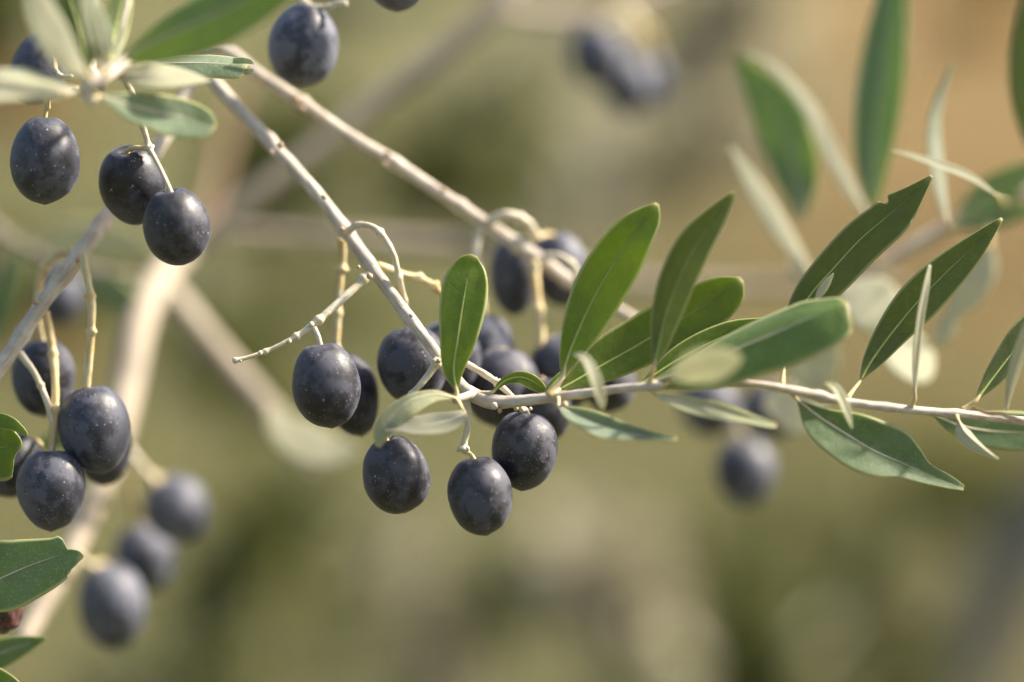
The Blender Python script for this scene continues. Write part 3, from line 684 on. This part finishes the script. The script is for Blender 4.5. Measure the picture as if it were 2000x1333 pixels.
leaf(D, [(225, 145, -29), (290, 148, -33), (350, 152, -32), (412, 158, -30)], hw=30, face='l', kind='pale', roll=-35, pet=(200, 155, -46))
leaf(D, [(195, 188, -37, 3, 3), (250, 205, -35, 26, 32), (310, 220, -32, 38, 46), (365, 230, -30, 34, 48), (400, 240, -30, 26, 38), (415, 245, -30, 14, 24), (422, 247, -30, 4, 6)], kind='frosted', face='u', roll=(-25, -20), fold=8, pet=(180, 195, -49), label='grey green blurred leaf with a blunt crumpled end')
leaf(D, [(150, 178, -47, 3, 3), (100, 168, -50, 22, 22), (40, 160, -55, 40, 30), (-30, 165, -60, 40, 30), (-90, 175, -63, 10, 10)], kind='felt', face='l', roll=30, pet=(170, 172, -50))
leaf(D, [(150, 180, -50, 3, 3), (100, 180, -57, 14, 24), (40, 185, -63, 10, 45), (-30, 190, -69, 8, 40), (-90, 190, -72, 5, 8)], kind='pale', face='l', roll=25, pet=(170, 175, -50))
leaf(D, [(262, 142, 0, 4, 4), (310, 127, -3, 19, 19), (370, 124, -4, 26, 28), (430, 125, -4, 27, 32), (462, 128, -4, 24, 30), (476, 131, -4, 22, 25), (482, 133, -4, 16, 16)], kind='frosted', pet=(240, 150, -10), fold=-8, curl=-.1, roll=-42, label='narrow blue green felted leaf in focus with a split tip', rib=True, nv=70)
leaf(D, [(455, 119, -4.5, 6, 6), (475, 119, -4.5, 7, 6), (490, 122, -4.5, 6, 4), (496, 125, -4.5, 1, 1)], kind='frosted', rib=False, roll=-20)
leaf(D, [(455, 140, -4.5, 6, 7), (475, 140, -4.5, 6, 7), (490, 138, -4.5, 4, 6), (496, 136, -4.5, 1, 1)], kind='frosted', rib=False, roll=-20)
stalk(D, [(150, 172, -18, 5), (120, 178, -8, 5), (96, 190, -3, 6), (92, 212, 0, 7)], STALK, ((.7, .5, .05),))
stalk(D, [(140, 150, -10, 4), (120, 150, -6, 5), (108, 135, 0, 4)], STALKP)
stalk(D, [(235, 145, -10, 7), (262, 190, -4, 7), (275, 235, -2, 7), (287, 275, 0, 7), (296, 302, 0, 7)], STALKP, ((.92, .4, .03),))
stalk(D, [(250, 0, -33, 7), (236, 60, -36, 4), (215, 105, -37, 3)], STALKP)

# ---- leaves of a twig that stays outside the left edge
E = thing('leafy_shoot', at(-120, 1000, 0), 'green olive leaves reaching in from the left edge', 'shoot')
wtube('twig_wood', [(-150, 760, 6, 10), (-120, 900, 2, 10), (-130, 1050, 0, 10), (-140, 1250, 2, 9), (-150, 1420, 4, 8)], BARK, E, 14, 0.1)
leaf(E, [(-110, 885, 0, 3, 3), (-60, 882, 0, 30, 30), (-20, 876, 0, 60, 60), (5, 874, 0, 56, 66), (20, 872, 0, 42, 54), (31, 872, 0, 24, 38), (38, 874, 0, 11, 20), (41, 876, 0, 2, 4)], kind='fresh', pet=(-125, 900, 0), label='green leaf at the left edge with a hooked torn end', wave=.03, nv=60)
leaf(E, [(-30, 812, -1, 4, 20), (0, 816, -1, 9, 22), (22, 824, -1, 9, 18), (38, 836, -1, 7, 10), (48, 845, -1, 5, 5), (55, 853, -1, 1, 1)], kind='fresh', rib=False, wave=.0)
leaf(E, [(-130, 1190, 0, 3, 3), (-60, 1155, 0, 55, 45), (0, 1130, 0, 78, 68), (50, 1108, 0, 58, 66), (85, 1095, 0, 45, 60), (110, 1087, 0, 38, 52), (122, 1084, 0, 38, 48), (127, 1083, 0, 28, 44), (131, 1083, 0, 12, 42), (142, 1083, 0, 10, 32), (154, 1085, 0, 8, 20), (163, 1088, 0, 2, 4)], kind='felt', pet=(-135, 1200, 0), label='large felted green leaf at the left edge with a notched tip', fold=4, nv=110, rib=True, wave=.02)
leaf(E, [(-100, 1320, 26), (-20, 1285, 26), (40, 1262, 26), (92, 1246, 26)], hw=30, kind='felt', pet=(-140, 1340, 10))
leaf(E, [(-110, 1290, -2), (-50, 1320, -2), (20, 1350, -2), (70, 1390, -2)], hw=34, kind='fresh', pet=(-140, 1280, 0))

# ---- blurred leafy twig in the upper right
H = thing('leafy_shoot', at(2060, 350, 110), 'leafy olive shoot out of focus in the upper right', 'shoot')
wtube('twig_wood', [(2120, 330, 110, 12), (2000, 378, 108, 13), (1900, 420, 106, 13), (1800, 470, 105, 12), (1700, 530, 105, 10), (1600, 600, 108, 8), (1530, 700, 112, 7)], BARK, H, 14, 0.1)
leaf(H, [(1562, 432, 100), (1558, 350, 102), (1520, 230, 104), (1440, 110, 104)], hw=52, kind='felt', blunt=.2, wave=.06)
leaf(H, [(1700, 435, 90), (1640, 330, 92), (1588, 225, 94), (1520, 140, 96), (1450, 96, 98)], hw=18, face='l', kind='pale', roll=30, pet=(1712, 480, 104))
leaf(H, [(1702, 415, 95), (1706, 300, 97), (1724, 140, 100), (1750, -60, 104), (1760, -140, 106)], hw=48, kind='felt', fold=14, roll=-6, pet=(1712, 520, 104))
leaf(H, [(1590, 545, 85), (1520, 440, 85), (1470, 360, 85), (1425, 285, 84)], hw=21, face='l', kind='pale', roll=25, blunt=.3, pet=(1620, 590, 106))
leaf(H, [(1850, 440, 60), (1832, 340, 60), (1826, 230, 60), (1862, 118, 58)], hw=20, face='l', kind='felt', roll=45, pet=(1850, 445, 104))
leaf(H, [(1945, 382, 34), (1890, 345, 34), (1810, 315, 33), (1738, 293, 32)], hw=10, face='l', kind='pale', roll=35, fold=20, pet=(1965, 400, 104))
leaf(H, [(1870, 420, 105), (1950, 370, 104), (2040, 310, 102)], hw=34, kind='felt', pet=(1850, 445, 105))
leaf(H, [(1860, 440, 100), (1930, 425, 98), (2040, 405, 96)], hw=24, kind='felt')
leaf(H, [(1640, 560, 80), (1700, 590, 76), (1745, 650, 76)], hw=66, face='l', kind='pale', blunt=.6, roll=-35, pet=(1610, 596, 106))
leaf(H, [(1530, 700, 86), (1580, 700, 84), (1640, 700, 82)], hw=64, face='l', kind='pale', blunt=.8, roll=-8, pet=(1520, 700, 112))
leaf(H, [(1715, 640, 80), (1770, 690, 78), (1812, 745, 76)], hw=62, face='l', kind='pale', blunt=.8, roll=-45)
leaf(H, [(1935, 480, 84, 6, 10), (1925, 530, 84, 24, 40), (1890, 575, 84, 30, 34), (1862, 612, 84, 14, 14), (1848, 640, 84, 20, 20), (1832, 672, 84, 12, 12)], face='l', kind='pale', roll=-20, label='pale crumpled leaf blurred behind the pointed leaf', pet=(1930, 410, 106))
leaf(H, [(2012, 300, 70), (1994, 160, 70), (2006, 0, 70), (2020, -80, 70)], hw=24, kind='dark', pet=(2025, 368, 106))
leaf(H, [(1490, 790, 95), (1550, 795, 95), (1610, 800, 95)], hw=66, face='l', kind='pale', blunt=.7, roll=-40)
leaf(H, [(1545, 500, 120), (1570, 540, 118), (1640, 560, 116)], hw=16, face='l', kind='pale')

# a few blurred single leaves near the left and lower far clusters
Gx = thing('leafy_shoot', at(60, 520, 150), 'dark leafy twig blurred behind the left branch', 'shoot')
wtube('twig_wood', [(-80, 380, 160, 9), (40, 480, 155, 9), (150, 520, 150, 8), (260, 540, 150, 6)], LIMB, Gx)
leaf(Gx, [(150, 520, 160), (200, 560, 160), (260, 600, 160), (300, 640, 160)], hw=36, kind='felt')
leaf(Gx, [(40, 480, 160), (20, 540, 160), (-10, 620, 160), (-40, 700, 160)], hw=34, kind='felt')
leaf(Gx, [(60, 480, 165), (120, 470, 165), (220, 470, 165), (320, 500, 165)], hw=40, kind='pale')
leaf(Gx, [(100, 760, 60), (150, 820, 70), (110, 860, 70), (60, 870, 70)], hw=28, kind='felt')
Gy = thing('leafy_shoot', at(600, 880, 138), 'pale leaf tuft blurred on the tip of the lower left limb', 'shoot')
wtube('twig_wood', [(590, 885, 138, 9), (605, 905, 138, 7), (618, 925, 138, 4)], LIMB, Gy)
leaf(Gy, [(520, 800, 138), (570, 850, 138), (640, 880, 138), (700, 880, 138)], hw=46, face='l', kind='pale', blunt=.3, roll=-25)
leaf(Gy, [(560, 850, 150), (590, 890, 150), (620, 930, 150)], hw=24, face='l', kind='pale', blunt=.3, roll=-12)
# stub above the top edge from which two olives hang
Tp = thing('fruit_twig', at(640, -60, 30), 'twig end with a bare stub at the top edge beside an olive', 'twig')
wtube('twig_wood', [(820, -110, 22, 9), (720, -80, 26, 8), (640, -60, 30, 7), (580, -40, 32, 7)], BARK, Tp)
wtube('fruit_stalk', [(590, -45, 32, 6), (588, -10, 32, 6), (605, 12, 30, 6), (640, 15, 28, 6), (660, 8, 27, 6), (676, 8, 26, 7)], STALKP, Tp, nodes=((.75, .3, .03),))
wtube('fruit_stalk', [(745, -85, 24, 6), (765, -105, 20, 6)], STALK, Tp)

# ------------------------------------------------------------------ olives
def olive(label, cx, cy, rx, ry, dz, st=None, tilt=0, nod=0, mat=None, group='ripe olives on the fruiting branches', top='dimple', wither=0.0, srad=5.0, smat=None, tip=True):
    c = at(cx, cy, dz); s = pxm(dz); a = rx * s; b_ = ry * s
    root = thing('olive', c, label, 'olive', group)
    ang = R(tilt); nd = R(nod)                      # tilt leans the top to the right, nod brings the top to the camera
    z = (UP * math.cos(ang) + RT * math.sin(ang)); z = (z * math.cos(nd) - FWD * math.sin(nd)).normalized()
    x = (RT - z * RT.dot(z)).normalized(); y = z.cross(x)
    nt_, ns = 44, 56; V = []; F = []; sd = random.uniform(0, 99)
    egg = random.uniform(-.07, .08); lop = random.uniform(0, .045)
    for i in range(nt_ + 1):
        th = math.pi * i / nt_; ct, stn = math.cos(th), math.sin(th)
        for k in range(ns):
            ph = 2 * math.pi * k / ns
            rr = a * (stn ** 0.94 if stn > 0 else 0) * (1 + egg * ct)
            zz = b_ * ct - b_ * 0.15 * math.exp(-(th / 0.19) ** 2) + b_ * .012 * math.exp(-((th - .42) / .15) ** 2)
            zz -= b_ * 0.03 * math.exp(-((math.pi - th) / 0.10) ** 2)
            d = Vector((stn * math.cos(ph), stn * math.sin(ph), ct))
            q = 1 + lop * noise.noise(d * 0.8 + Vector((3, sd, 0))) + 0.026 * noise.noise(d * 1.5 + Vector((sd, 0, 0))) + 0.006 * noise.noise(d * 4 + Vector((sd, 5, 0)))
            if wither: q += wither * noise.noise(d * 3.2 + Vector((sd, 1, 0))) - wither * .3 * abs(noise.noise(d * 6))
            V.append(c + (x * (rr * math.cos(ph)) + y * (rr * math.sin(ph)) + z * zz) * q)
    for i in range(nt_):
        for k in range(ns):
            F.append((i * ns + k, (i + 1) * ns + k, (i + 1) * ns + (k + 1) % ns, i * ns + (k + 1) % ns))
    link('fruit', mesh_from(V, F, c), mat or OLV, root)
    tp = c + z * b_ * 0.86; rim = c + z * b_ * 0.97
    if st:
        p0 = at(*st); rr = srad * s
        rw = crom([tuple(p0) + (rr,), tuple(p0.lerp(rim, .6) + z * b_ * .04) + (rr * .9,), tuple(c + z * b_ * 0.90) + (rr * 1.0,), tuple(tp - z * b_ * .03) + (rr * 1.8,)], 22)
    else:
        rr = srad * s; rw = crom([tuple(c + z * b_ * 1.14 + x * a * .05) + (rr,), tuple(rim) + (rr,), tuple(tp) + (rr * 1.3,)], 12)
    Vt, Ft, Ut = tube_geo(rw[:, :3], rw[:, 3], 10, 0.08)
    link('stalk', mesh_from(Vt, Ft, c, uvs=Ut), smat or STALK, root)
    if tip:
        e = c - z * b_ * 1.015
        Vt, Ft, Ut = tube_geo(np.array([e + z * b_ * .03, e, e - z * b_ * .022 + x * a * .01]), np.array([.00045, .0003, .00012]) * (rx / 66), 7, 0.1)
        link('tip_point', mesh_from(Vt, Ft, c, uvs=Ut), SCAR, root)
    return root

BL = 'blurred olives in the far clusters'
olive('bluish black olive hanging alone from the upper left shoot', 88, 312, 68, 86, 0, st=(92, 205, 0), mat=OLVM)
olive('dark olive with its stalk pit facing the camera, upper left pair', 258, 362, 64, 80, 8, st=(293, 292, 0), tilt=-6, nod=28)
olive('dark olive with white specks, lower right one of the upper left pair', 345, 442, 66, 76, -4, st=(292, 290, 0), tilt=-8, nod=14, smat=STALKP)
olive('bloomy olive at the top edge, sunlit on its right side', 592, 88, 68, 82, 32, st=(603, 8, 30), mat=OLVB, tilt=6, smat=STALKP)
olive('olive cut by the top edge right of the larger hanging one', 775, -45, 60, 67, 20, st=(765, -108, 20), mat=OLVB)
olive('olive half hidden by pale leaves in the upper left corner', 78, 132, 53, 74, 26, st=(108, 137, 0), tilt=20, mat=OLVM)
olive('dark olive behind the yellow stalks at the left', 85, 738, 62, 76, 32, st=(80, 665, 34))
olive('large olive right of the stalks in the left cluster', 185, 838, 70, 87, 15, st=(168, 752, 12), tilt=-10, mat=OLVM)
olive('dark olive hidden below the large one of the left cluster', 203, 872, 54, 76, 38, st=(190, 770, 30))
olive('bluish olive lowest in the left cluster', 100, 957, 67, 80, 10, st=(100, 876, 12), mat=OLVM)
olive('olive hidden behind the lowest of the left cluster', 22, 908, 60, 66, 32, st=(80, 870, 24), tilt=40)
olive('withered red brown olive under the notched leaf at the left edge', 5, 1196, 46, 40, 14, st=(-60, 1170, 6), tilt=-50, mat=OLVR, wither=.10)
olive('speckled olive below the long bare stalk, front one of a pair', 637, 752, 67, 84, 0, st=(613, 640, 0), tilt=-8, srad=6, smat=STALKP)
olive('brownish olive half hidden behind the speckled one of the pair', 686, 772, 54, 82, 24, st=(656, 664, 26), tilt=-14)
olive('dark olive behind the fork of the main branch', 806, 714, 69, 76, 16, st=(796, 640, 14), tilt=-5)
olive('olive behind the upright bright leaf', 872, 700, 68, 72, 30, st=(885, 618, 26))
olive('speckled olive under the arching pale leaf', 773, 927, 66, 77, 4, st=(752, 858, 4), tilt=-14, nod=10)
olive('speckled olive hanging lowest of all in the middle', 938, 968, 63, 77, -3, st=(905, 882, -3), tilt=-9, smat=STALK)
olive('speckled olive touching the lowest one from the right', 1025, 880, 65, 77, 6, st=(1018, 800, 2), tilt=4, srad=6, smat=STALKP)
olive('olive peeping above the middle cluster, sunlit', 948, 676, 56, 62, 48, st=(945, 612, 44), mat=OLVB)
olive('large sunlit olive in the middle cluster behind the thin stalk', 982, 757, 72, 78, 36, tilt=8, st=(950, 690, 40))
olive('bluish olive partly hidden by the largest bright leaf', 1102, 724, 64, 74, 50, st=(1058, 698, 46), tilt=-18, mat=OLVM)
olive('dark olive behind the right one of the two lowest middle olives', 1064, 802, 52, 64, 30, st=(1045, 745, 36))
olive('dark olive below the twig, mostly hidden by the broad leaf', 1190, 752, 52, 54, 46, st=(1170, 700, 46))
olive('left olive of the pair behind the second branch', 1004, 540, 47, 75, 62, st=(1010, 470, 56), mat=OLVM)
olive('right olive of the pair behind the second branch', 1094, 527, 54, 72, 72, st=(1050, 464, 54), mat=OLVB, tilt=-8)
olive('round blurred olive hanging below the right twig', 1455, 922, 60, 68, 150, st=(1440, 840, 150), mat=OLVB, group=BL)
olive('blurred dark olive under the twig left of the pale leaf', 1385, 795, 58, 58, 140, st=(1400, 730, 140), mat=OLVB, group=BL)
olive('blurred olive hidden behind the pale leaf under the twig', 1500, 802, 58, 56, 165, st=(1500, 740, 150), mat=OLVB, group=BL)
olive('topmost olive of the blurred lower left three', 345, 995, 62, 67, 125, st=(290, 930, 112), srad=7, mat=OLVB, tilt=-25, group=BL)
olive('middle olive of the blurred lower left three', 282, 1090, 60, 67, 145, st=(262, 1020, 135), mat=OLVB, tilt=-10, group=BL)
olive('lowest olive of the blurred lower left three, egg shaped', 218, 1182, 66, 84, 110, st=(180, 1105, 100), mat=OLVB, tilt=-6, group=BL)
olive('left one of the strongly blurred olives at the top', 1166, 110, 56, 62, 230, st=(1230, 30, 240), mat=OLVB, group=BL)
olive('lower one of the strongly blurred olives at the top', 1224, 166, 50, 58, 240, st=(1230, 60, 240), mat=OLVB, group=BL)
olive('right one of the strongly blurred olives at the top', 1268, 158, 40, 56, 260, st=(1240, 60, 240), mat=OLVB, group=BL)
olive('blurred dark olive behind the left branch', 118, 580, 48, 58, 150, st=(120, 515, 150), mat=OLVB, group=BL)

# stalks of the far clusters
K = thing('fruit_twig', at(255, 900, 110), 'yellow fruit stalks blurred above the lower left three olives', 'twig')
wtube('fruit_stalk', [(250, 880, 108, 9), (275, 910, 110, 8), (305, 945, 115, 8)], STALKP, K)
wtube('fruit_stalk', [(252, 900, 110, 8), (255, 960, 120, 7), (265, 1025, 135, 8)], STALK, K)
wtube('fruit_stalk', [(140, 1075, 92, 6), (170, 1100, 98, 6), (190, 1110, 100, 6)], STALKP, K)
K2 = thing('fruit_twig', at(1230, 20, 240), 'yellow fruit stalk blurred above the strongly blurred top olives', 'twig')
wtube('fruit_stalk', [(1180, 10, 250, 12), (1225, 30, 240, 12), (1240, 80, 240, 12)], STALK, K2)
wtube('fruit_stalk', [(1225, 30, 240, 12), (1262, 70, 245, 12), (1278, 110, 255, 10)], STALK, K2)
K3 = thing('fruit_twig', at(1430, 790, 150), 'thin stalk blurred above the round olive below the right twig', 'twig')
wtube('fruit_stalk', [(1400, 700, 150, 6), (1430, 780, 150, 6), (1445, 850, 150, 6)], STALKP, K3)
